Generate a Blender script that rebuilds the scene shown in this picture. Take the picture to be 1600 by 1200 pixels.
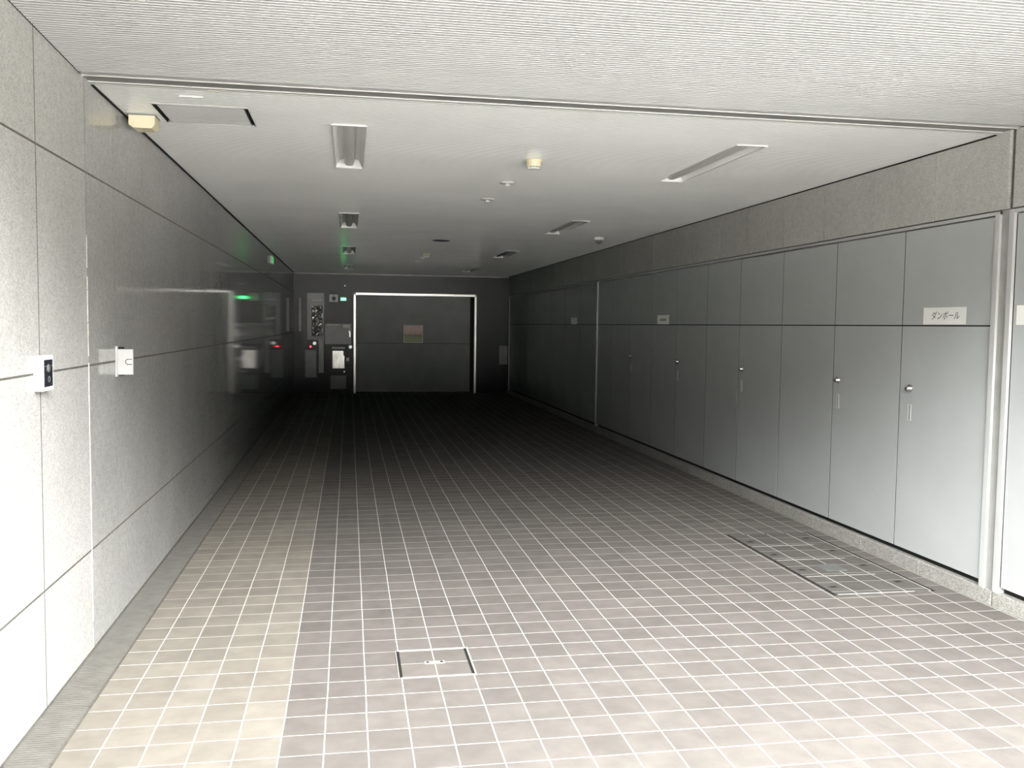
import bpy, bmesh, math, random
from mathutils import Vector, Matrix
random.seed(7)
S = bpy.context.scene
COL = S.collection
for o in list(bpy.data.objects): bpy.data.objects.remove(o)

# ------------------------------------------------------------------ camera
EYE = 1.54
YAW, PITCH, ROLL = .1781, .0642, .0124
fw = Vector((math.sin(YAW)*math.cos(PITCH), math.cos(YAW)*math.cos(PITCH), -math.sin(PITCH)))
rt = Vector((math.cos(YAW), -math.sin(YAW), 0)); up = rt.cross(fw)
r2 = rt*math.cos(ROLL)+up*math.sin(ROLL); u2 = -rt*math.sin(ROLL)+up*math.cos(ROLL)
cam = bpy.data.objects.new('camera', bpy.data.cameras.new('camera')); COL.objects.link(cam)
m = Matrix((r2, u2, -fw)).transposed().to_4x4(); m.translation = (0, 0, EYE)
cam.matrix_world = m
cam.data.sensor_width = 36; cam.data.lens = 1417.9/1600*36; cam.data.clip_start = .02
S.camera = cam

# ------------------------------------------------------------------ sky, sun and exposure
SKY = 44.0         # bright gap of overcast sky above the roofs across the street
W = bpy.data.worlds.new('sky'); S.world = W; W.use_nodes = True
nt = W.node_tree; nt.nodes.clear()
tc = nt.nodes.new('ShaderNodeTexCoord'); sx = nt.nodes.new('ShaderNodeSeparateXYZ')
rp = nt.nodes.new('ShaderNodeValToRGB'); bg = nt.nodes.new('ShaderNodeBackground'); wo = nt.nodes.new('ShaderNodeOutputWorld')
nt.links.new(tc.outputs['Generated'], sx.inputs[0]); nt.links.new(sx.outputs['Z'], rp.inputs[0])
e = rp.color_ramp.elements      # sin(elevation) -> brightness: dim street front, dark roofs, bright cloud gap, greyer zenith
stops = [(.0, .009), (.10, .009), (.13, .005), (.22, .03), (.29, .42), (.36, .98), (.50, 1.0), (.62, .45), (.85, .12)]
e[0].position = stops[0][0]; e[1].position = stops[-1][0]
for p_, v_ in stops[1:-1]: e.new(p_)
for q_, (p_, v_) in zip(sorted(e, key=lambda q: q.position), stops): q_.color = (v_*.985, v_, v_*.99, 1)
nt.links.new(rp.outputs[0], bg.inputs[0]); bg.inputs[1].default_value = SKY
nt.links.new(bg.outputs[0], wo.inputs[0])
sd = bpy.data.lights.new('sun', 'SUN'); sd.energy = 200.0; sd.angle = math.radians(3); sd.color = (1, .985, .96)
sun = bpy.data.objects.new('sun', sd); COL.objects.link(sun)
sun.rotation_euler = Vector((.15, .75, 1.3)).to_track_quat('Z', 'Y').to_euler()   # stands behind the building
S.view_settings.view_transform = 'Standard'; S.view_settings.look = 'None'
S.view_settings.exposure = 0.72; S.view_settings.gamma = 1; S.view_settings.use_curve_mapping = False

# ------------------------------------------------------------------ dimensions of the passage
XL, XR, H, D = -1.184, 3.56, 2.638, 20.37
Y0 = 2.3                     # mouth of the passage
SPLIT = 4.43                 # trim between outer and inner ceiling

# ------------------------------------------------------------------ helpers
def tag(o, label=None, cat=None, group=None, kind=None):
    if label: o['label'] = label
    if cat: o['category'] = cat
    if group: o['group'] = group
    if kind: o['kind'] = kind
    return o

def empty(name, loc, label, cat, group=None, rz=0):
    o = bpy.data.objects.new(name, None); COL.objects.link(o); o.location = loc
    o.rotation_euler.z = rz; o.empty_display_size = .1
    return tag(o, label, cat, group)

class MB:
    def __init__(s): s.v = []; s.f = []; s.mi = []; s.sm = []; s.cur = 0
    def face(s, idx, smooth=False): s.f.append(idx); s.mi.append(s.cur); s.sm.append(smooth)
    def quad(s, a, b, c, d):
        n = len(s.v); s.v += [a, b, c, d]; s.face((n, n+1, n+2, n+3))
    def box(s, x0, x1, y0, y1, z0, z1):
        n = len(s.v)
        s.v += [(x0,y0,z0),(x1,y0,z0),(x1,y1,z0),(x0,y1,z0),(x0,y0,z1),(x1,y0,z1),(x1,y1,z1),(x0,y1,z1)]
        for q in ((0,3,2,1),(4,5,6,7),(0,1,5,4),(1,2,6,5),(2,3,7,6),(3,0,4,7)): s.face(tuple(n+i for i in q))
    def cbox(s, x0, x1, y0, y1, z0, z1, b):
        """box with chamfered edges"""
        bm = bmesh.new(); bmesh.ops.create_cube(bm, size=1)
        for v in bm.verts:
            v.co = Vector(((x0+x1)/2+v.co.x*(x1-x0), (y0+y1)/2+v.co.y*(y1-y0), (z0+z1)/2+v.co.z*(z1-z0)))
        bmesh.ops.bevel(bm, geom=bm.edges[:], offset=b, segments=2, affect='EDGES', profile=.5)
        n = len(s.v); s.v += [tuple(v.co) for v in bm.verts]
        for f in bm.faces: s.face(tuple(n+v.index for v in f.verts))
        bm.free()
    def lathe(s, prof, c=(0,0,0), axis='z', n=28, cap=True):
        """prof: list of (radius, height along axis)"""
        base = len(s.v); c = Vector(c)
        for r, h in prof:
            for k in range(n):
                a = 2*math.pi*k/n; p, q = r*math.cos(a), r*math.sin(a)
                s.v.append(tuple(c+Vector({'z': (p, q, h), 'y': (p, h, q), 'x': (h, p, q)}[axis])))
        for i in range(len(prof)-1):
            for k in range(n):
                k2 = (k+1) % n
                s.face((base+i*n+k, base+i*n+k2, base+(i+1)*n+k2, base+(i+1)*n+k), True)
        if cap:
            s.face(tuple(base+k for k in range(n))); s.face(tuple(base+(len(prof)-1)*n+k for k in range(n))[::-1])
    def prism(s, pts, y0, y1):
        """outline in x,z extruded along y"""
        b = len(s.v); n = len(pts)
        s.v += [(p[0], y0, p[1]) for p in pts]+[(p[0], y1, p[1]) for p in pts]
        for i in range(n):
            j = (i+1) % n; s.face((b+i, b+j, b+n+j, b+n+i))
        s.face(tuple(b+i for i in range(n))[::-1]); s.face(tuple(b+n+i for i in range(n)))
    def build(s, name, mat, parent=None, fix=True):
        me = bpy.data.meshes.new(name); me.from_pydata(s.v, [], s.f)
        for mm in (mat if isinstance(mat, (list, tuple)) else [mat]): me.materials.append(mm)
        me.polygons.foreach_set('material_index', s.mi); me.polygons.foreach_set('use_smooth', s.sm)
        me.update()
        if fix:
            bm = bmesh.new(); bm.from_mesh(me); bmesh.ops.recalc_face_normals(bm, faces=bm.faces[:]); bm.to_mesh(me); bm.free()
        o = bpy.data.objects.new(name, me); COL.objects.link(o)
        if parent: o.parent = parent
        return o

def copy_tree(o, parent=None):
    c = o.copy(); COL.objects.link(c); c.parent = parent
    for ch in list(o.children): copy_tree(ch, c)
    return c

# ------------------------------------------------------------------ materials
def newmat(name):
    m = bpy.data.materials.new(name); m.use_nodes = True
    n = m.node_tree; b = n.nodes['Principled BSDF']; return m, n, b
def N(nt, t, **k):
    n = nt.nodes.new(t)
    for a, v in k.items(): setattr(n, a, v)
    return n
def plain(name, col, rough=.5, metal=0, spec=.5, noise=0, nscale=8, bump=0, bscale=200, emit=None, es=0, stretch=None):
    m, nt, b = newmat(name)
    b.inputs['Base Color'].default_value = (*col, 1); b.inputs['Roughness'].default_value = rough
    b.inputs['Metallic'].default_value = metal; b.inputs['Specular IOR Level'].default_value = spec
    tc = N(nt, 'ShaderNodeTexCoord'); src = tc.outputs['Object']
    if stretch:
        mp = N(nt, 'ShaderNodeMapping'); mp.inputs['Scale'].default_value = stretch
        nt.links.new(src, mp.inputs[0]); src = mp.outputs[0]
    if noise:
        t = N(nt, 'ShaderNodeTexNoise'); t.inputs['Scale'].default_value = nscale; t.inputs['Detail'].default_value = 5
        nt.links.new(src, t.inputs[0])
        mr = N(nt, 'ShaderNodeMapRange'); mr.inputs[1].default_value = .3; mr.inputs[2].default_value = .7
        mr.inputs[3].default_value = 1-noise; mr.inputs[4].default_value = 1+noise
        nt.links.new(t.outputs[0], mr.inputs[0])
        vm = N(nt, 'ShaderNodeVectorMath', operation='SCALE'); vm.inputs[0].default_value = col
        nt.links.new(mr.outputs[0], vm.inputs['Scale']); nt.links.new(vm.outputs[0], b.inputs['Base Color'])
    if bump:
        t = N(nt, 'ShaderNodeTexNoise'); t.inputs['Scale'].default_value = bscale; nt.links.new(src, t.inputs[0])
        bp = N(nt, 'ShaderNodeBump'); bp.inputs['Strength'].default_value = bump; bp.inputs['Distance'].default_value = .002
        nt.links.new(t.outputs[0], bp.inputs['Height']); nt.links.new(bp.outputs[0], b.inputs['Normal'])
    if emit:
        b.inputs['Emission Color'].default_value = (*emit, 1); b.inputs['Emission Strength'].default_value = es
    return m

def granite(name, base, rough, coarse=1.0, bump=.35, spec=.5, ior=1.45):
    m, nt, b = newmat(name); tc = N(nt, 'ShaderNodeTexCoord')
    def noise(sc, det, lo, hi, a, c):
        t = N(nt, 'ShaderNodeTexNoise'); t.inputs['Scale'].default_value = sc; t.inputs['Detail'].default_value = det
        nt.links.new(tc.outputs['Object'], t.inputs[0])
        r = N(nt, 'ShaderNodeMapRange'); r.inputs[1].default_value = lo; r.inputs[2].default_value = hi
        r.inputs[3].default_value = a; r.inputs[4].default_value = c; nt.links.new(t.outputs[0], r.inputs[0]); return r.outputs[0]
    fine = noise(150, 2, .3, .7, 1-.25*coarse, 1+.25*coarse)
    mid = noise(28, 4, .3, .7, .92, 1.08)
    big = noise(1.6, 3, .3, .7, .93, 1.07)
    vo = N(nt, 'ShaderNodeTexVoronoi'); vo.inputs['Scale'].default_value = 190; nt.links.new(tc.outputs['Object'], vo.inputs['Vector'])
    sp = N(nt, 'ShaderNodeSeparateColor'); nt.links.new(vo.outputs['Color'], sp.inputs[0])
    fl = N(nt, 'ShaderNodeMapRange'); fl.inputs[1].default_value = .80; fl.inputs[2].default_value = .95
    fl.inputs[3].default_value = 1; fl.inputs[4].default_value = 1-.42*coarse; nt.links.new(sp.outputs[0], fl.inputs[0])
    def mul(a, c):
        k = N(nt, 'ShaderNodeMath', operation='MULTIPLY'); nt.links.new(a, k.inputs[0]); nt.links.new(c, k.inputs[1]); return k.outputs[0]
    tot = mul(mul(fine, mid), mul(big, fl.outputs[0]))
    vm = N(nt, 'ShaderNodeVectorMath', operation='SCALE'); vm.inputs[0].default_value = base
    nt.links.new(tot, vm.inputs['Scale']); nt.links.new(vm.outputs[0], b.inputs['Base Color'])
    b.inputs['Roughness'].default_value = rough; b.inputs['Specular IOR Level'].default_value = spec; b.inputs['IOR'].default_value = ior
    if bump:
        bp = N(nt, 'ShaderNodeBump'); bp.inputs['Strength'].default_value = bump; bp.inputs['Distance'].default_value = .002
        nt.links.new(fine, bp.inputs['Height']); nt.links.new(bp.outputs[0], b.inputs['Normal'])
    return m

def tile_floor(name, gx=-.2457, gy=3.2249, px=.158, py=.1651, border=-.2457, dark=(.092,.083,.076), light=(.136,.122,.104), wx=.0044, wy=.0048):
    m, nt, b = newmat(name); L = nt.links
    tc = N(nt, 'ShaderNodeTexCoord'); sx = N(nt, 'ShaderNodeSeparateXYZ'); L.new(tc.outputs['Object'], sx.inputs[0])
    def M(op, a, c=None, d=None):
        k = N(nt, 'ShaderNodeMath', operation=op)
        for i, v in enumerate((a, c, d)):
            if v is None: continue
            if isinstance(v, (int, float)): k.inputs[i].default_value = v
            else: L.new(v, k.inputs[i])
        return k.outputs[0]
    # slight hand-laid wander of the joints
    wn = N(nt, 'ShaderNodeTexNoise'); wn.inputs['Scale'].default_value = 2.2; L.new(tc.outputs['Object'], wn.inputs[0])
    wob = M('MULTIPLY', M('SUBTRACT', wn.outputs[0], .5), .006)
    u = M('DIVIDE', M('SUBTRACT', M('ADD', sx.outputs['X'], wob), gx), px)
    v = M('DIVIDE', M('SUBTRACT', M('ADD', sx.outputs['Y'], wob), gy), py)
    def edge(t, w, p):
        fr = M('FRACT', M('ADD', t, 100.5))
        d = M('ABSOLUTE', M('SUBTRACT', fr, .5))               # 0 on the joint
        mr = N(nt, 'ShaderNodeMapRange'); mr.interpolation_type = 'SMOOTHSTEP'
        mr.inputs[1].default_value = w/p*.5*.75; mr.inputs[2].default_value = w/p*.5*1.25
        mr.inputs[3].default_value = 1; mr.inputs[4].default_value = 0
        L.new(d, mr.inputs[0]); return mr.outputs[0]
    g1 = edge(u, wx, px); g2 = edge(v, wy, py)
    # cross joints are dirtier in places
    dn = N(nt, 'ShaderNodeTexNoise'); dn.inputs['Scale'].default_value = 1.3; dn.inputs['Detail'].default_value = 4; L.new(tc.outputs['Object'], dn.inputs[0])
    dm = N(nt, 'ShaderNodeMapRange'); dm.inputs[1].default_value = .38; dm.inputs[2].default_value = .6; dm.inputs[3].default_value = .55; dm.inputs[4].default_value = .95
    L.new(dn.outputs[0], dm.inputs[0])
    g = M('MAXIMUM', g1, M('MULTIPLY', g2, dm.outputs[0]))
    cu = M('FLOOR', u); cv = M('FLOOR', v)
    cx = N(nt, 'ShaderNodeCombineXYZ'); L.new(cu, cx.inputs[0]); L.new(cv, cx.inputs[1])
    wh = N(nt, 'ShaderNodeTexWhiteNoise'); L.new(cx.outputs[0], wh.inputs[0])
    tone = N(nt, 'ShaderNodeMapRange'); tone.inputs[3].default_value = .90; tone.inputs[4].default_value = 1.10; L.new(wh.outputs[0], tone.inputs[0])
    st = N(nt, 'ShaderNodeTexNoise'); st.inputs['Scale'].default_value = 9; st.inputs['Detail'].default_value = 6; L.new(tc.outputs['Object'], st.inputs[0])
    stm = N(nt, 'ShaderNodeMapRange'); stm.inputs[1].default_value = .3; stm.inputs[2].default_value = .7; stm.inputs[3].default_value = .9; stm.inputs[4].default_value = 1.1; L.new(st.outputs[0], stm.inputs[0])
    isl = M('LESS_THAN', sx.outputs['X'], border)
    mx = N(nt, 'ShaderNodeMix', data_type='RGBA'); L.new(isl, mx.inputs[0]); mx.inputs[6].default_value = (*dark, 1); mx.inputs[7].default_value = (*light, 1)
    vm = N(nt, 'ShaderNodeVectorMath', operation='SCALE'); L.new(mx.outputs[2], vm.inputs[0]); L.new(M('MULTIPLY', tone.outputs[0], stm.outputs[0]), vm.inputs['Scale'])
    mg = N(nt, 'ShaderNodeMix', data_type='RGBA'); L.new(g, mg.inputs[0]); L.new(vm.outputs[0], mg.inputs[6]); mg.inputs[7].default_value = (.42, .41, .38, 1)
    L.new(mg.outputs[2], b.inputs['Base Color']); b.inputs['Roughness'].default_value = .8; b.inputs['Specular IOR Level'].default_value = .12
    bp = N(nt, 'ShaderNodeBump'); bp.inputs['Strength'].default_value = .4; bp.inputs['Distance'].default_value = .002; bp.invert = True
    L.new(g, bp.inputs['Height']); L.new(bp.outputs[0], b.inputs['Normal'])
    return m

M = {}
M['stone'] = granite('flamed_granite', (.298, .293, .276), .5, .75)
M['polished'] = granite('honed_granite', (.27, .268, .255), .06, .5, 0, .5, 1.33)
M['plinth'] = granite('plinth_granite', (.22, .212, .193), .8, 1.2)
M['joint'] = plain('joint_filler', (.080, .075, .064), .95, spec=.1, noise=.2, nscale=30)
M['sealant'] = plain('white_sealant', (.55, .54, .49), .7, noise=.25, nscale=40)
M['strip'] = plain('lid_edge_strip', (.23, .225, .21), .5, noise=.2, nscale=40)
M['coveredge'] = plain('cover_edge_metal', (.20, .19, .175), .5, noise=.15, nscale=30)
M['signwhite'] = plain('sign_white', (.86, .86, .84), .4)
M['cup'] = plain('worn_cup_metal', (.045, .043, .040), .8, spec=.15)
M['floor'] = tile_floor('floor_tiles')
M['lid'] = tile_floor('lid_tiles', gx=2.83, gy=4.80, px=.158, py=.190, border=-9, dark=(.074,.069,.063), wx=.006, wy=.005)
M['asphalt'] = plain('street_paving', (.42, .41, .39), .9, noise=.15, nscale=3)
M['apron'] = plain('darkened_apron', (.10, .10, .095), .95, noise=.2, nscale=6)  # unseen ground near the mouth, made dark to cut bounce onto the ceiling
M['ceil_out'] = plain('outer_ribbed_aluminium', (.34, .337, .329), .45, noise=.03, nscale=1.5)
M['ceil_in'] = plain('inner_ribbed_aluminium', (.62, .62, .605), .16, spec=.6, noise=.04, nscale=1.5)
M['trim'] = plain('ceiling_trim_aluminium', (.34, .335, .32), .4)
M['dark'] = plain('dark_gap', (.014, .014, .013), .9, spec=.1)
M['door'] = plain('grey_painted_steel', (.305, .312, .311), .27, noise=.05, nscale=2.2, bump=.05, bscale=60)
M['frame'] = plain('pale_grey_frame_paint', (.33, .33, .32), .4, noise=.04, nscale=4)
M['steel'] = plain('brushed_steel', (.40, .395, .375), .32, metal=1, noise=.35, nscale=9, stretch=(1.5, 1, .5))
M['post'] = plain('door_post_steel', (.33, .325, .31), .3, metal=1)
M['knob'] = plain('polished_lock_steel', (.55, .54, .52), .18, metal=1)
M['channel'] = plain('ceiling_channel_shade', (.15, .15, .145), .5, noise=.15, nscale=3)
M['drain'] = plain('drain_grating_steel', (.095, .089, .080), .7, spec=.2, metal=0, noise=.15, nscale=10)
M['white'] = plain('white_enamel', (.58, .58, .56), .35)
M['boxgrey'] = plain('pale_grey_box_paint', (.31, .306, .295), .5)
M['paper'] = plain('white_paper', (.66, .65, .62), .6, noise=.03, nscale=6)
M['ink'] = plain('black_ink', (.02, .02, .02), .6)
M['beige'] = plain('aged_beige_plastic', (.52, .465, .32), .45, noise=.04, nscale=12)
M['black'] = plain('black_glossy_plastic', (.016, .017, .022), .2)
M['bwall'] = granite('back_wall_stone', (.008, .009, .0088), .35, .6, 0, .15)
M['lift'] = plain('lift_door_steel', (.19, .195, .19), .5, spec=.15, noise=.08, nscale=3)
M['dgrey'] = plain('dark_grey_metal', (.085, .088, .085), .4, noise=.1, nscale=10)
M['mgrey'] = plain('mid_grey_metal', (.22, .22, .21), .4, noise=.1, nscale=10)
M['green'] = plain('green_lamp', (.02, .3, .06), .4, emit=(.06, 1, .22), es=6)
M['greenface'] = plain('green_sign_face', (.02, .25, .07), .4, emit=(.05, .8, .2), es=.35)
M['red'] = plain('red_led', (.5, .01, .02), .4, emit=(1, .04, .06), es=2.5)
M['led'] = plain('pale_indicator', (.6, .62, .6), .3, emit=(.85, .9, .86), es=.35)
M['lampgrey'] = plain('grey_lamp_cover', (.48, .48, .46), .4)
M['reflector'] = plain('lamp_reflector', (.84, .84, .81), .45, noise=.03, nscale=20, stretch=(30, 1, 1))

# ------------------------------------------------------------------ floor and street
b = MB(); b.box(XL+.174, XR, Y0, D, -.25, 0)
tag(b.build('floor', M['floor']), 'tiled passage floor with a paler beige band along the left drain', 'floor', kind='structure')
b = MB(); b.box(-5, 7, -4.5, Y0, -.25, -.008)
tag(b.build('ground', M['apron']), 'unseen driveway added dark to cut the bounce before the passage mouth', 'driveway', kind='structure')
b = MB(); b.box(-30, 34, -60, Y0, -.25, -.012)
tag(b.build('ground', M['asphalt']), 'paved street ground outside the mouth of the passage', 'ground', kind='structure')
b = MB(); b.box(XL, XL+.174, Y0, D, -.25, -.06)
tag(b.build('trim_1', M['dark']), 'dark bottom of the drain channel beside the left wall', 'drain channel', kind='structure')

b = MB(); b.box(-14, 18, Y0-.36, D+.3, H+.5, 14)  # unseen tall mass, added so the ground before the mouth lies in shadow
b.box(-14, XL-.3, Y0-.36, D+.3, -.25, H+.5); b.box(XR+.3, 18, Y0-.36, D+.3, -.25, H+.5)
tag(b.build('wall_shade_mass', M['stone']), 'unseen building mass added around and above the mouth to shade the ground outside', 'building', kind='structure')

# ------------------------------------------------------------------ left wall : stone slabs with open joints
hj = [0, .4685, 1.332, 2.215, H+.1]
vj = [Y0]+[4.47-.673*k for k in range(5, 0, -1)]+[4.47, 4.97]
while vj[-1] < D: vj.append(vj[-1]+.671)
vj[-1] = D
POL = 4.47
b = MB()
g = .0045
for i in range(len(vj)-1):
    for k in range(4):
        b.cur = 1 if vj[i] >= POL-1e-4 else 0
        gg = g if b.cur == 0 else .0052
        vg = g if b.cur == 0 else .0022
        x1 = XL + (0 if (vj[i] < POL) else 0)
        b.box(XL-.03, x1, vj[i]+vg, vj[i+1]-vg, hj[k]+(gg if k else 0), hj[k+1]-gg)
b.cur = 2; b.box(XL-.3, XL-.0003, Y0, D+.3, -.25, H+.3)
tag(b.build('wall_left', [M['stone'], M['polished'], M['joint']]), 'left wall of large grey granite slabs, smoother towards the far end', 'wall', kind='structure')
# irregular white sealant in the main upright joint
b = MB(); z = .0
while z < 1.93:
    h_ = random.uniform(.02, .07); w = random.uniform(.003, .0062)
    if random.random() < .93: b.box(XL-.006, XL+.0012, 4.47-w, 4.47+w*random.uniform(.6, 1), z, z+h_)
    z += h_*random.uniform(.9, 1.1)
tag(b.build('trim_2', M['sealant']), 'rough white sealant line in the upright joint of the left wall', 'sealant', kind='structure')

# ------------------------------------------------------------------ right wall : stone band above, plinth below, doors between
ZT, ZF, ZG, ZD, ZP = 2.212, 2.187, 1.572, .118, .083
js = [4.46+.661*k for k in range(-6, 25)]; js = [y for y in js if Y0 < y < D]
js = [Y0]+js+[D]
b = MB()
for i in range(len(js)-1):
    g1 = .022 if abs(js[i]-4.46) < .01 else .0035
    g2 = .022 if abs(js[i+1]-4.46) < .01 else .0035
    b.cur = 0; b.box(XR, XR+.05, js[i]+g1, js[i+1]-g2, ZT+.004, H+.1)
b.cur = 2; b.box(XR+.02, XR+.3, Y0, D+.3, ZT-.006, H+.3); b.box(XR+.062, XR+.3, Y0, D+.3, -.25, ZT)
tag(b.build('wall_right', [M['stone'], M['plinth'], M['joint']]), 'right wall with a band of granite slabs above the storage doors', 'wall', kind='structure')
b = MB()
for i in range(len(js)-1):
    g1 = .008 if abs(js[i]-4.46) < .01 else .002
    g2 = .008 if abs(js[i+1]-4.46) < .01 else .002
    b.cbox(XR-.004, XR+.05, js[i]+g1, js[i+1]-g2, -.02, ZP, .003)
b.cur = 1; b.box(XR+.02, XR+.07, Y0, D, -.2, ZP-.004); b.box(XR+.045, XR+.07, Y0, D, ZP, ZD+.02)
tag(b.build('baseboard_right', [M['plinth'], M['dark']]), 'rough granite plinth under the storage doors with a black shadow gap', 'plinth', kind='structure')

BAYS = [(2.70, 4.42), (4.57, 12.84), (12.852, 20.25)]
def frame(y0, y1, t0=.038, t1=.038, z0=ZP):
    b = MB(); x = XR-.003
    b.cbox(x, XR+.06, y0-t0, y0, z0, ZT-.005, .001); b.cbox(x, XR+.06, y1, y1+t1, z0, ZT-.005, .001)
    b.cbox(x+.001, XR+.06, y0-t0, y1+t1, ZF+.001, ZT-.005, .0008)
    return b
for i, (y0, y1) in enumerate(BAYS):
    tag(frame(y0, y1, (.038, .038, .003)[i], (.038, .003, .02)[i]).build('trim_%d' % (3+i), M['frame']), ['pale metal door frame at the right edge, nearest the street', 'long pale metal frame around the middle run of storage doors', 'metal frame around the last dark doors by the back wall'][i], 'door frame', kind='structure')
b = MB()
b.box(XR+.012, XR+.062, 4.455, 4.535, ZP, ZT)
b.box(XR+.0, XR+.062, Y0, 2.66, ZP, ZT)
tag(b.build('trim_6', M['mgrey']), 'recessed grey metal strips between neighbouring door frames', 'metal strip', kind='structure')

DOOR_N = 0
def door(y0, y1, label, knob_at=None, split=True, group='grey steel storage doors along the right wall'):
    t = empty('storage_door', (XR+.012, y0, ZD), label, 'storage door', group)
    w = y1-y0; g = .0022; zt = ZF-.006-ZD
    def panel(nm, za, zb):
        p = MB(); p.cbox(0, .035, g, w-g, za, zb, .0005); return p.build(nm, M['door'], t)
    if split:
        panel('lower_panel', 0, ZG-.0045-ZD); panel('upper_panel', ZG+.0045-ZD, zt)
        p = MB(); p.box(.008, .03, g+.002, w-g-.002, ZG-.006-ZD, ZG+.006-ZD); p.build('seam', M['dark'], t)
    else: panel('door_panel', 0, zt)
    p = MB(); p.box(.0012, .030, w-g, w+.004+g, 0, zt); p.build('dark_filler', M['dark'], t)  # added dark filler standing in for the shaded gap between leaves
    if knob_at is not None:
        k = MB(); kz = 1.168-ZD
        k.lathe([(.024, 0), (.026, -.006), (.024, -.010), (.019, -.012), (.021, -.022), (.016, -.032), (.006, -.036)], (0, knob_at, kz), 'x', 24)
        k.build('lock_knob', M['knob'], t)
        h_ = MB(); hz0, hz1 = .962-ZD, 1.06-ZD; hw = .013
        y_ = knob_at
        # a recessed flush pull: frame and dark pocket
        h_.box(-.004, .002, y_-hw-.003, y_-hw, hz0-.003, hz1+.003); h_.box(-.004, .002, y_+hw, y_+hw+.003, hz0-.003, hz1+.003)
        h_.box(-.004, .002, y_-hw, y_+hw, hz1, hz1+.003); h_.box(-.004, .002, y_-hw, y_+hw, hz0-.003, hz0)
        fr = h_.build('flush_pull', M['frame'], t)
        q = MB(); q.box(-.0015, .001, y_-hw, y_+hw, hz0, hz1); q.build('pull_pocket', M['mgrey'], fr)
    return t
door(3.572, 4.412, 'overexposed pale storage door leaf at the right edge of the picture', None, False)
door(2.705, 3.568, 'storage door leaf right beside the street mouth', None, False)
lab = ['single grey storage door under the large white lettered card, with lock and pull',
       ]
door(4.574, 5.418, lab[0], 5.305-4.574)
ys = [5.422, 6.262, 7.108, 7.945, 8.735, 9.60, 10.44, 11.29, 12.09, 12.836]
names = ['grey storage door leaf with a lock, next beyond the lettered-card door',
         'plain grey storage door leaf between the second and third locks from the street',
         'grey storage door leaf with the third lock from the street',
         'plain dim grey storage door leaf beyond the third lock',
         'dim storage door leaf under the small distant card, with the fourth lock',
         'dark plain storage door leaf just beyond the small distant card',
         'very dark storage door leaf with the fifth lock from the street',
         'very dark plain storage door leaf beyond the fifth lock',
         'narrow black-looking storage door leaf closing the middle run']
for i in range(9):
    k = {0: 6.181, 2: 7.858, 4: 9.52, 6: 11.211}.get(i)
    door(ys[i], ys[i+1]-.004, names[i], None if k is None else k-ys[i])
y = 12.856; nm = ['first dark door leaf of the last run, beyond the frame post', 'dark door leaf of the last run carrying the faintest farthest card',
      'almost invisible dark door leaf right of the faintest farthest card', 'almost invisible dark door leaf midway along the last run',
      'almost invisible dark door leaf, third from the back wall', 'almost invisible dark door leaf, second from the back wall', 'almost invisible dark door leaf touching the back corner']
wd = (20.245-12.856)/7
for i in range(7): door(y+i*wd, y+(i+1)*wd-.004, nm[i], None)

# ------------------------------------------------------------------ ceilings
HOLES = []
LY = [5.19, 9.26, 13.25, 17.33]; LX = [0.0, 2.382]; LW = .094; LL = 1.40
for x in LX:
    for y in LY: HOLES.append((x-LW+.004, x+LW-.004, y+.004, y+LL-.004))
HATCH = (-.985, -.515, 4.915, 5.345)
HOLES.append(HATCH)
DL = (1.182, 11.90, .118)
def ribs(y0, y1, p, gw, gd, zf, holes):
    """ribbed soffit: flat lands with narrow grooves, running across the passage; openings left for the fittings"""
    b = MB(); n = int(round((y1-y0)/p))
    for i in range(n):
        a = y0+i*p; c = a+p
        segs = [(XL-.01, XR+.01)]
        for hx0, hx1, hy0, hy1 in holes:
            if c > hy0 and a < hy1:
                ns = []
                for s0, s1 in segs:
                    if hx0 > s0 and hx1 < s1: ns += [(s0, hx0), (hx1, s1)]
                    else: ns.append((s0, s1))
                segs = ns
        y_ = [a, a+p-gw, a+p-gw*.75, a+p-gw*.25, c]
        z_ = [0, 0, gd, gd, 0]
        for s0, s1 in segs:
            k = len(b.v)
            for yy, zz in zip(y_, z_): b.v += [(s0, yy, zf(yy)+zz), (s1, yy, zf(yy)+zz)]
            for j in range(4): b.face((k+2*j, k+2*j+2, k+2*j+3, k+2*j+1))
    return b
oz = lambda y: H+(4.42-y)*.027
b = ribs(Y0-.35, 4.385, .0255, .011, .007, oz, [])
b.quad((XL-.01, 4.385, oz(4.385)), (XL-.01, 4.425, H), (XR+.01, 4.425, H), (XR+.01, 4.385, oz(4.385)))
b.box(XL-.3, XR+.3, Y0-.36, 4.425, H+.14, H+.5)
b.box(XL-.3, XR+.3, Y0-.36, Y0-.345, oz(Y0-.35), H+.5)
tag(b.build('ceiling', M['ceil_out'], fix=False), 'outer ribbed white metal ceiling above the street mouth', 'ceiling', kind='structure')
b = ribs(4.585, D, .0255, .0085, .006, lambda y: H, HOLES)
b.box(XL-.3, XR+.3, 4.425, D+.3, H+.14, H+.5)
tag(b.build('ceiling_inner', M['ceil_in'], fix=False), 'inner ribbed metal ceiling running back over the passage', 'ceiling', kind='structure')
b = MB()
b.box(XL-.01, XR+.01, 4.419, 4.427, H-.004, H+.05); b.box(XL-.01, XR+.01, 4.540, 4.556, H-.001, H+.05); b.box(XL-.01, XR+.01, 4.584, 4.59, H, H+.05)
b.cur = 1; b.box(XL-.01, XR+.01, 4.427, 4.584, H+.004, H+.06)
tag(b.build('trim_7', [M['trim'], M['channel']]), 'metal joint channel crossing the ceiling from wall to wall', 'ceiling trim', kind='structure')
b = MB()  # dark strips added in place of the shade along the ceiling edge
b.box(XL+.0, XL+.012, 4.59, D, H-.007, H-.001); b.box(XR-.012, XR, 4.59, D, H-.007, H-.001)
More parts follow.
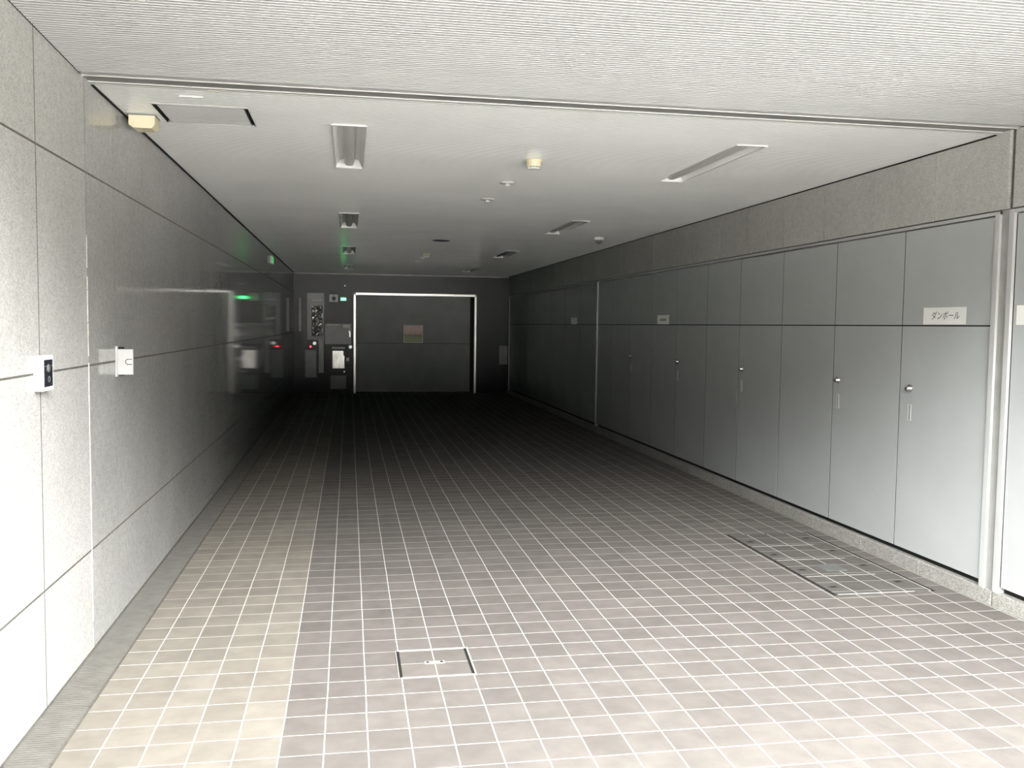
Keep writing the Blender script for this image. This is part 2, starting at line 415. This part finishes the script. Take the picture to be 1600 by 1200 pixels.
for x_, d_ in ((XL, 1), (XR, -1)):
    za, zb = oz(Y0), H
    b.quad((x_, Y0, za-.001), (x_+d_*.0035, Y0, za-.0025), (x_+d_*.0035, 4.42, zb-.0025), (x_, 4.42, zb-.001))
    b.quad((x_+d_*.0035, Y0, za-.0025), (x_+d_*.0035, Y0, za+.02), (x_+d_*.0035, 4.42, zb+.02), (x_+d_*.0035, 4.42, zb-.0025))
tag(b.build('trim_8', M['dark']), 'dark strip added as the shadow line where ceiling meets both walls', 'ceiling trim', kind='structure')
b = MB(); b.box(XL, XR, D-.03, D, H-.022, H-.001)
tag(b.build('trim_9', M['mgrey']), 'pale edge strip along the top of the back wall', 'ceiling trim', kind='structure')

# ------------------------------------------------------------------ recessed ceiling lamps
def lamp():
    t = bpy.data.objects.new('ceiling_lamp', None); COL.objects.link(t)
    w, L_, dp = LW, LL, .075
    b = MB()                      # rim
    b.box(-w-.006, w+.006, -.004, .014, -.006, .004); b.box(-w-.004, -w+.004, .014, L_, -.004, .004)
    b.box(w-.004, w+.004, .014, L_, -.004, .004); b.box(-w-.004, w+.004, L_-.006, L_+.004, -.004, .004)
    b.build('rim', M['white'], t)
    b = MB()                      # folded reflector trough
    pts = [(-w+.003, 0), (-w+.028, .050), (-.030, .062), (-.030, dp), (.030, dp), (.030, .062), (w-.028, .050), (w-.003, 0)]
    for i in range(len(pts)-1):
        (xa, za), (xb, zb) = pts[i], pts[i+1]
        b.quad((xa, .008, za), (xb, .008, zb), (xb, L_-.004, zb), (xa, L_-.004, za))
    b.quad((-w, .010, 0), (w, .010, 0), (w, .010, dp+.01), (-w, .010, dp+.01))
    b.build('reflector', M['reflector'], t, fix=False)
    b = MB(); b.box(-w+.002, w-.002, L_-.012, L_-.006, 0, dp)
    b.build('end_plate', M['white'], t)
    b = MB()                      # U-shaped centre channel
    u = [(-.040, dp-.004), (-.033, .028), (-.023, .012), (0, .008), (.023, .012), (.033, .028), (.040, dp-.004)]
    for i in range(len(u)-1):
        (xa, za), (xb, zb) = u[i], u[i+1]
        b.quad((xa, .016, za), (xb, .016, zb), (xb, L_-.013, zb), (xa, L_-.013, za))
    b.build('centre_channel', M['lampgrey'], t, fix=False)
    return t
lp = lamp(); first = True
order = ['nearest the street', 'second from the street', 'third from the street', 'farthest, by the back wall']
for i, x in enumerate(LX):
    for j, y in enumerate(LY):
        o = lp if first else copy_tree(lp); first = False
        o.location = (x, y, H)
        tag(o, 'unlit recessed strip lamp in the %s row of the ceiling, %s' % (['left', 'right'][i], order[j]), 'ceiling lamp', 'recessed ceiling lamps in the %s row' % ['left', 'right'][i])

# ------------------------------------------------------------------ ceiling hatch and small ceiling fittings
x0, x1, y0, y1 = HATCH
t = empty('ceiling_hatch', ((x0+x1)/2, (y0+y1)/2, H), 'ribbed square ceiling hatch with two dark side slots, near the left wall', 'ceiling hatch')
w, l = (x1-x0)/2, (y1-y0)/2
b = MB(); n = 16; p = 2*(l-.004)/n
for i in range(n):
    a = -l+.004+i*p
    b.box(-w+.022, w-.022, a, a+p-.005, -.001, .006)
b.box(-w+.022, w-.022, -l+.004, l-.004, .003, .01)
b.build('hatch_panel', M['ceil_in'], t)
for a_, c_ in ((-l-.006, -l+.004), (l-.003, l+.005)):
    b = MB(); b.box(-w-.006, w+.006, a_, c_, -.003, .004); b.build('edge_rail', M['trim'], t)
for s in (-1, 1):
    b = MB(); b.box(min(s*w, s*(w-.022)), max(s*w, s*(w-.022)), -l, l, .012, .02)
    b.box(min(s*w, s*(w-.003))-.0, max(s*w, s*(w-.003)), -l, l, -.003, .012); b.build('side_slot', M['dark'], t)
t = empty('ceiling_clip', (-.76, 4.73, H), 'small thin metal clip on the ceiling in front of the square hatch', 'clip')
b = MB(); b.box(-.056, .056, -.012, -.005, -.005, .001); b.build('lip', M['white'], t)
b = MB(); b.box(-.056, .056, -.005, .010, -.002, .001); b.build('slot', M['mgrey'], t)
b = MB(); b.box(-.663, -.612, 4.590, 4.603, H-.002, H+.001)
tag(b.build('tape_patch', M['beige']), 'tiny pale tape patch on the ceiling right behind the metal joint channel', 'tape')

def detector():
    t = bpy.data.objects.new('smoke_detector', None); COL.objects.link(t)
    b = MB(); b.lathe([(.056, 0), (.056, -.010), (.048, -.014), (.048, -.040), (.044, -.046)], n=32); b.build('body', M['beige'], t)
    b = MB()
    for k in range(12):
        a = 2*math.pi*k/12; c, s_ = math.cos(a), math.sin(a)
        b.lathe([(.005, 0), (.005, -.014)], (c*.035, s_*.035, -.045), n=8)
    b.lathe([(.022, -.044), (.022, -.058), (.016, -.062)], n=20); b.lathe([(.040, -.058), (.038, -.062)], n=24)
    b.build('sensor_cage', M['white'], t)
    return t
dt = detector(); dt.location = (1.205, 5.98, H)
tag(dt, 'round beige smoke detector on the ceiling, nearest the street', 'smoke detector', 'smoke detectors')
d2 = copy_tree(dt); d2.location = (1.176, 14.15, H); tag(d2, 'small dark-looking smoke detector far back on the ceiling', 'smoke detector')
def sprinkler():
    t = bpy.data.objects.new('sprinkler', None); COL.objects.link(t)
    b = MB(); b.lathe([(.060, 0), (.058, -.005), (.040, -.009), (.026, -.010)], n=32); b.build('flange', M['white'], t)
    b = MB(); b.lathe([(.019, -.008), (.019, -.018), (.024, -.020), (.022, -.025), (.008, -.029)], n=24); b.build('sprinkler_head', M['white'], t)
    return t
sp = sprinkler()
for i, (x, y, l) in enumerate([(1.198, 6.96, 'white disc sprinkler on the ceiling just behind the near smoke detector'), (1.188, 7.91, 'white disc sprinkler on the ceiling, second behind the near smoke detector'),
        (1.176, 14.97, 'tiny dark sprinkler disc just behind the far smoke detector'), (1.176, 15.90, 'tiny dark sprinkler disc farthest back on the ceiling')]):
    o = sp if i == 0 else copy_tree(sp); o.location = (x, y, H); tag(o, l, 'sprinkler', 'ceiling sprinklers')
t = empty('dome_camera', (3.031, 10.91, H), 'small white dome hanging from the ceiling near the right wall', 'dome camera')
b = MB(); b.lathe([(.060, 0), (.060, -.028), (.052, -.036)], n=32); b.build('housing', M['white'], t)
b = MB(); b.lathe([(.050, -.034), (.047, -.052), (.036, -.068), (.018, -.078), (.004, -.080)], n=32); b.build('dome', M['dgrey'], t)
t = empty('round_ceiling_vent', (DL[0], DL[1], H), 'dark round ceiling opening in the middle of the far ceiling', 'ceiling vent')
b = MB(); b.lathe([(DL[2], .001), (DL[2], -.006), (DL[2]-.01, -.008), (DL[2]-.014, -.003)], n=40, cap=False); b.build('ring', M['dgrey'], t)
b = MB(); b.lathe([(DL[2]-.010, -.002), (DL[2]-.012, -.0035)], n=40); b.build('opening', M['dark'], t)

t = empty('beige_speaker_box', (-1.085, 5.17, H), 'beige chamfered plastic box under the ceiling, against the left wall', 'sensor box')
b = MB(); bm = [(-.066, 0), (.066, 0), (.066, -.052), (.050, -.074), (-.040, -.074), (-.066, -.058)]
b.prism([(x, z) for x, z in bm], 0, .12); b.build('housing', M['beige'], t)
b = MB(); b.cbox(-.07, .07, -.003, .13, -.008, .0, .002); b.build('base_plate', M['dgrey'], t)

# ------------------------------------------------------------------ exit sign box on the left wall, far back
t = empty('exit_sign', (XL, 14.30, 2.50), 'small box sign projecting from the left wall high up, seen edge-on', 'exit sign')
b = MB(); b.cbox(.002, .030, -.02, .34, -.055, .055, .003); b.build('sign_box', M['white'], t)
b = MB(); b.box(.0302, .032, .0, .32, -.045, .045); b.build('sign_face', M['greenface'], t)
b = MB(); b.box(0, .004, .0, .3, -.05, .05); b.build('wall_bracket', M['dgrey'], t)

# ------------------------------------------------------------------ intercom and key box on the left wall
t = empty('intercom', (XL, 3.72, 1.265), 'white intercom with a black front panel, on the left wall nearest the street', 'intercom')
b = MB(); b.cbox(0, .034, 0, .128, 0, .138, .004); b.build('housing', M['white'], t)
b = MB(); b.box(.0335, .0355, .014, .112, .017, .121); fp = b.build('front_panel', M['black'], t)
b = MB(); b.lathe([(.016, 0), (.016, .003), (.013, .004)], (.0352, .062, .088), 'x', 24); b.box(.0352, .0362, .016, .110, .095, .0975); b.build('camera_window', M['dgrey'], fp)
b = MB(); b.lathe([(.012, 0), (.012, .0008), (.0095, .0008), (.0095, 0)], (.0354, .068, .045), 'x', 20, cap=False); b.build('call_mark', M['dgrey'], fp)

t = empty('key_switch_box', (XL, 4.83, 1.258), 'white key switch box standing out from the left wall, right of the intercom', 'key switch')
b = MB(); b.cbox(0, .010, .122, .150, -.006, .152, .002); b.build('flange', M['boxgrey'], t)
b = MB(); b.cbox(.008, .084, .134, .150, .004, .136, .003); fp = b.build('front_plate', M['boxgrey'], t)
for a_, c_ in ((-.002, .008), (.134, .146)):  # dark blocks behind the plate, at its bottom and top
    b = MB(); b.box(0, .03, .143, .19, a_, c_); b.build('dark_block', M['dark'], t)
b = MB()
pts = [(.078, .0845), (.056, .0845), (.050, .079), (.048, .071), (.050, .063), (.056, .0575), (.078, .0575)]
for i in range(len(pts)-1):
    (xa, za), (xb, zb) = pts[i], pts[i+1]
    d = Vector((xb-xa, zb-za)).normalized()*.0016; nx, nz = -d.y, d.x
    b.v += [(xa+nx-d.x, .1332, za+nz-d.y), (xa-nx-d.x, .1332, za-nz-d.y), (xb-nx+d.x, .1332, zb-nz+d.y), (xb+nx+d.x, .1332, zb+nz+d.y)]
    n = len(b.v); b.face((n-4, n-3, n-2, n-1))
b.build('key_slot', M['dark'], fp)

# ------------------------------------------------------------------ drain gratings
def grating():
    b = MB(); L_ = .546; n = 30; p = L_/n; w = .160
    for i in range(n): b.box(.006, w-.006, i*p+.002, i*p+p-.004, -.012, 0)
    b.box(0, .006, 0, L_, -.025, .0005); b.box(w-.006, w, 0, L_, -.025, .0005)
    b.box(0, w, 0, .004, -.025, .0005); b.box(0, w, L_-.004, L_, -.025, .0005); b.box(.005, w-.005, .002, L_-.002, -.018, -.004)
    return b.build('drain_grating', M['drain'])
gr = grating(); k = 0; y = 3.848-.55*2
ords = ['cut off by the bottom left corner of the picture', 'at the very bottom left, with clearly visible ribs', 'second in full view from the bottom left corner', 'level with the white sealant joint',
        'next beyond the white sealant joint', 'second beyond the white sealant joint', 'third beyond the white sealant joint', 'fourth beyond the white sealant joint', 'fifth beyond the white sealant joint']
while y+.55 < D:
    o = gr if k == 0 else gr.copy()
    if k: COL.objects.link(o)
    o.location = (XL+.007, y, -.001)
    if k < len(ords): tag(o, 'grey drain grating %s' % ords[k], 'drain grating', 'drain gratings along the left wall')
    else: tag(o, 'dark drain grating lost in the shade along the far left wall', 'drain grating', 'far drain gratings in the shade')
    y += .55; k += 1
b = MB(); b.box(XL+.168, XL+.1745, Y0, D, -.03, .0015); b.box(XL+.0, XL+.006, Y0, D, -.03, .001)
tag(b.build('trim_10', M['joint']), 'dark steel edging on both sides of the drain', 'drain edge', kind='structure')

# ------------------------------------------------------------------ floor cover and access lids
x0, x1, y0, y1 = .2283, .5443, 3.8853, 4.2155
t = empty('floor_cover', ((x0+x1)/2, (y0+y1)/2, 0), 'small tile-filled floor cover with a centre handle, in the middle foreground', 'floor cover')
w, l = (x1-x0)/2, (y1-y0)/2
b = MB(); b.box(-w-.004, w+.004, l-.006, l+.008, .0, .003); b.box(-w-.004, w+.004, -l-.006, -l+.006, .0, .003)
b.box(w+.006, w+.014, -l-.006, l+.008, .0, .003); b.box(-w-.014, -w-.009, -l-.006, l+.006, .0, .003)
b.build('frame', M['coveredge'], t)
for a_, c_ in ((-w-.009, -w+.004), (w-.006, w+.006)):
    b = MB(); b.box(a_, c_, -l+.004, l-.004, .0, .0016); b.build('gap', M['dark'], t)
b = MB(); b.box(-.046, .046, -.013, .015, .0, .003); h_ = b.build('handle_plate', M['coveredge'], t)
for a_ in (-.038, .026):
    b = MB(); b.box(a_, a_+.012, -.007, .008, .003, .004); b.build('finger_hole', M['dark'], h_)

PX0, PX1 = 2.785, 3.415; PY = [4.775, 5.150, 5.545, 5.925, 6.285]
b = MB(); b.box(PX0-.010, PX0+.008, PY[0]-.01, PY[-1]+.01, 0, .0022); b.box(PX1-.008, PX1+.010, PY[0]-.01, PY[-1]+.01, 0, .0022)
tag(b.build('access_pit_frame', M['dark']), 'dark steel edge rails around the four hatches by the storage doors', 'cover frame')
pos = ['nearest the street', 'second from the street', 'third from the street', 'farthest back']
for i in range(4):
    t = empty('floor_hatch', (PX0, PY[i], 0), 'tile-filled floor hatch by the storage doors, %s of the four' % pos[i], 'floor hatch', 'four hatches in the floor')
    L_ = PY[i+1]-PY[i]; Wd = PX1-PX0
    b = MB(); b.box(.007, Wd-.007, .005, L_-.005, -.001, .0020)
    o = b.build('lid', M['lid'], t)
    b = MB(); b.box(.02, Wd-.12-.02*(i % 2), -.0025, .003, .0, .0032); b.build('edge_strip', M['strip'], t)
    for (hx, hy) in ((.07, L_*.38), (Wd-.10, L_*.52)):
        b = MB(); b.cbox(hx-.028, hx+.028, hy-.020, hy+.020, .001, .0034, .001); hp = b.build('lifting_cup', M['cup'], t)
        b = MB(); b.box(hx-.016, hx+.016, hy-.009, hy+.009, .0034, .0040); b.build('cup_hole', M['dark'], hp)
    if i == 1:
        b = MB(); b.cbox(.22, .36, .10, .26, .001, .0034, .001); b.build('name_plate', M['dgrey'], t)

# ------------------------------------------------------------------ back wall, lift door and its fittings
DX0, DX1, DZ = .100, 2.830, 2.222
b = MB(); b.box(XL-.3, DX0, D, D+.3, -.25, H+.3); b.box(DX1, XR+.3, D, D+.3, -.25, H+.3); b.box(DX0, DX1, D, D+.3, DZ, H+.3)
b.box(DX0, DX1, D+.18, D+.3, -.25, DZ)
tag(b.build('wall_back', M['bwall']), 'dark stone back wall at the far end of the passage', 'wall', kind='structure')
t = empty('door_1', ((DX0+DX1)/2, D, 0), 'large grey steel lift door at the end of the passage', 'door'); t['kind'] = 'structure'
cx = (DX0+DX1)/2
b = MB(); b.box(DX0-cx, DX0-cx+.045, -.02, .12, 0, DZ); b.box(DX1-cx-.045, DX1-cx, -.02, .12, 0, DZ); b.box(DX0-cx, DX1-cx, -.02, .12, DZ-.045, DZ)
b.build('door_frame', M['post'], t)
b = MB(); b.cbox(DX0-cx+.046, DX1-cx-.13, .08, .11, .03, 1.112, .004); b.build('lower_panel', M['lift'], t)
b = MB(); b.cbox(DX0-cx+.046, DX1-cx-.13, .08, .11, 1.120, DZ-.05, .004); b.build('upper_panel', M['lift'], t)
b = MB(); b.box(DX1-cx-.13, DX1-cx-.045, .11, .12, 0, DZ-.04); b.box(DX0-cx+.04, DX1-cx-.04, .115, .12, 0, DZ-.04); b.build('side_gap', M['dark'], t)

# the poster : an abstract picture, pink above and green below
m, nt, pb = newmat('poster_print'); tc = N(nt, 'ShaderNodeTexCoord'); sx = N(nt, 'ShaderNodeSeparateXYZ'); nt.links.new(tc.outputs['Generated'], sx.inputs[0])
no = N(nt, 'ShaderNodeTexNoise'); no.inputs['Scale'].default_value = 5; nt.links.new(tc.outputs['Generated'], no.inputs[0])
ad = N(nt, 'ShaderNodeMath', operation='MULTIPLY_ADD'); nt.links.new(no.outputs[0], ad.inputs[0]); ad.inputs[1].default_value = .5; nt.links.new(sx.outputs['Z'], ad.inputs[2])
rp = N(nt, 'ShaderNodeValToRGB'); nt.links.new(ad.outputs[0], rp.inputs[0]); e = rp.color_ramp.elements
e[0].position = .30; e[0].color = (.36, .42, .22, 1); e[1].position = 1.0; e[1].color = (.72, .50, .46, 1)
for p_, c_ in ((.55, (.34, .36, .20)), (.70, (.38, .22, .18)), (.85, (.60, .50, .42))):
    q = e.new(p_); q.color = (*c_, 1)
nt.links.new(rp.outputs[0], pb.inputs['Base Color']); pb.inputs['Roughness'].default_value = .5
t = empty('poster', (1.417, D+.078, 1.127), 'small square picture notice in pink and green on the grey lift door', 'poster')
b = MB(); b.box(-.215, .215, -.004, 0, 0, .395); b.build('sheet', M['paper'], t)
b = MB(); b.box(-.203, .203, -.006, -.004, .012, .383); b.build('print', m, t)

def back(name, x0, x1, z0, z1, mat, label, cat, dp=.03, ch=.003):
    t = empty(name, ((x0+x1)/2, D, (z0+z1)/2), label, cat); w, h_ = (x1-x0)/2, (z1-z0)/2
    b = MB(); b.cbox(-w, w, -dp, 0, -h_, h_, ch); b.build('body', mat, t); return t, w, h_
t, w, h_ = back('direction_sign', -.425, -.240, 2.01, 2.175, M['signwhite'], 'small white square sign with a dark hand-like symbol, left of the lift door', 'sign', .02)
b = MB()
pts = [(-.050, .015), (-.038, .030), (-.012, .010), (-.012, .058), (.006, .060), (.012, .022), (.040, .028), (.052, .004), (.030, -.050), (-.012, -.055), (-.034, -.020)]
b.prism(pts, -.023, -.020); b.build('symbol', M['ink'], t)
t, w, h_ = back('green_lamp', -.190, -.055, 2.030, 2.120, M['dgrey'], 'glowing green lamp beside the white hand sign, left of the lift door', 'lamp', .03)
b = MB(); b.cbox(-w+.012, w-.012, -.036, -.028, -h_+.02, h_-.018, .002); b.build('green_lens', M['green'], t)
def stud(name, x, z, r, mat, label, cat):
    t = empty(name, (x, D, z), label, cat)
    b = MB(); b.lathe([(r*1.25, 0), (r*1.25, -.008)], n=20, axis='y'); b.build('ring', M['dgrey'], t)
    b = MB(); b.lathe([(r, -.006), (r, -.020), (r*.7, -.028), (r*.2, -.030)], n=20, axis='y'); b.build('cap', mat, t)
stud('indicator_light', -.089, 2.369, .014, M['led'], 'tiny white light dot high on the back wall above the green lamp', 'light')
stud('push_button', .030, 1.026, .036, M['led'], 'round pale push button beside the left post of the lift door', 'push button')
stud('push_button', -.744, 1.100, .036, M['led'], 'round pale push button above the red light on the back wall', 'push button')
stud('red_indicator', -.828, 1.028, .022, M['red'], 'small glowing red light on the left of the back wall', 'light')
stud('indicator_light', -.102, .478, .014, M['led'], 'tiny white light dot low on the back wall below the steel panel', 'light')
t, w, h_ = back('control_cabinet', -.515, .050, 1.085, 1.535, M['dgrey'], 'flat grey cabinet door on the back wall, left of the lift door', 'cabinet', .035)
b = MB(); b.box(-w+.04, .02, -.037, -.034, h_-.035, h_-.015); b.build('label_strip', M['mgrey'], t)
b = MB(); b.box(.10, w-.03, -.037, -.034, h_-.09, h_-.02); b.build('notice', M['mgrey'], t)
b = MB(); b.lathe([(.014, -.034), (.014, -.046)], (w-.05, 0, .06), 'y', 16); b.box(w-.045, w-.02, -.05, -.034, -.06, .05); b.build('lock', M['steel'], t)
t, w, h_ = back('card_slot', -.365, -.090, .985, 1.025, M['mgrey'], 'short horizontal grey bar above the shiny steel panel on the back wall', 'slot', .02)
t = empty('steel_panel', (-.227, D, .745), 'shiny brushed steel panel with a notched corner, left of the lift door', 'steel panel')
b = MB(); b.prism([(-.128, .193), (.105, .193), (.105, .090), (.128, .085), (.128, -.190), (-.128, -.190)], -.02, -.001); b.build('plate', M['steel'], t)
b = MB(); b.box(-.10, .09, -.026, -.02, -.180, -.160); b.build('lower_lip', M['steel'], t)
t, w, h_ = back('wall_switch', -.062, .012, .705, .800, M['mgrey'], 'small grey switch right of the shiny steel panel', 'switch', .02)
b = MB(); b.box(-.015, .015, -.026, -.02, -.025, .025); b.build('rocker', M['white'], t)
t, w, h_ = back('wall_hatch', -.40, -.06, .095, .395, M['dgrey'], 'dark square access panel near the floor below the steel panel', 'access panel', .012)
# notice board column with crumpled film
t = empty('notice_panel', (-.70, D, 1.20), 'upright grey panel with a crumpled clear-wrapped notice, far left of the back wall', 'notice panel')
b = MB(); b.cbox(-.20, .16, -.012, 0, -.02, 1.0, .003); b.build('backing', M['dgrey'], t)
b = MB(); nx, nz = 12, 34
for j in range(nz+1):
    for i in range(nx+1):
        b.v.append((-.105+.235*i/nx, -.02-random.uniform(0, .022), .06+.66*j/nz))
for j in range(nz):
    for i in range(nx):
        a = j*(nx+1)+i; b.face((a, a+1, a+nx+2, a+nx+1))
sh = plain('crumpled_clear_film', (.55, .55, .53), .25, metal=1)
b.build('crumpled_sheet', sh, t, fix=False)
b = MB(); b.box(-.10, .12, -.016, -.012, .83, .855); b.build('header_strip', M['mgrey'], t)
t, w, h_ = back('metal_post', -.655, -.548, .45, 1.185, M['mgrey'], 'upright grey metal strip under the crumpled notice', 'metal strip', .012)
t, w, h_ = back('narrow_panel', -1.080, -1.028, 1.36, 2.09, M['mgrey'], 'narrow upright pale strip in the dark left corner of the back wall', 'metal strip', .012)
t, w, h_ = back('dark_machine_cover', -.95, -.70, .35, .95, M['dgrey'], 'dark reddish-looking cover below the red light', 'cover', .02)
t, w, h_ = back('wall_box', 3.36, 3.545, .66, 1.08, M['dgrey'], 'dim grey box on the back wall at the right corner', 'box', .05)

# ------------------------------------------------------------------ white cards on the doors
def text_mesh(body, size, name, parent, mat, shear=0):
    cu = bpy.data.curves.new(name, 'FONT'); cu.body = body; cu.size = size; cu.align_x = 'CENTER'; cu.align_y = 'CENTER'; cu.extrude = .0003; cu.shear = shear
    tmp = bpy.data.objects.new(name, cu); COL.objects.link(tmp)
    dg = bpy.context.evaluated_depsgraph_get(); me = bpy.data.meshes.new_from_object(tmp.evaluated_get(dg))
    bpy.data.objects.remove(tmp); me.name = name; me.materials.clear(); me.materials.append(mat)
    o = bpy.data.objects.new(name, me); COL.objects.link(o); o.parent = parent; return o
FX = XR+.012
def card(y, z0, w, h_, label):
    t = empty('white_card', (FX, y, z0), label, 'card', 'white paper cards on the storage doors')
    b = MB(); b.box(-.0015, 0, -w/2, w/2, 0, h_); b.build('sheet', M['paper'], t); return t
t = card(4.998, 1.580, .400, .104, 'large white card with black Japanese lettering on the nearest framed door')
o = text_mesh('ダンボール', .054, 'lettering', t, M['ink'], .15)
o.rotation_euler = (math.pi/2, 0, -math.pi/2); o.location = (-.0018, -.01, .050)
card(4.185, 1.578, .400, .106, 'bright white card cut off by the right edge of the picture')
t = card(10.035, 1.577, .395, .106, 'small grey-looking card halfway along the storage doors')
b = MB(); b.box(-.0022, -.0015, -.10, .10, .038, .066); b.build('lettering', M['mgrey'], t)
card(14.27, 1.575, .40, .104, 'faint dark card farthest back on the storage doors')
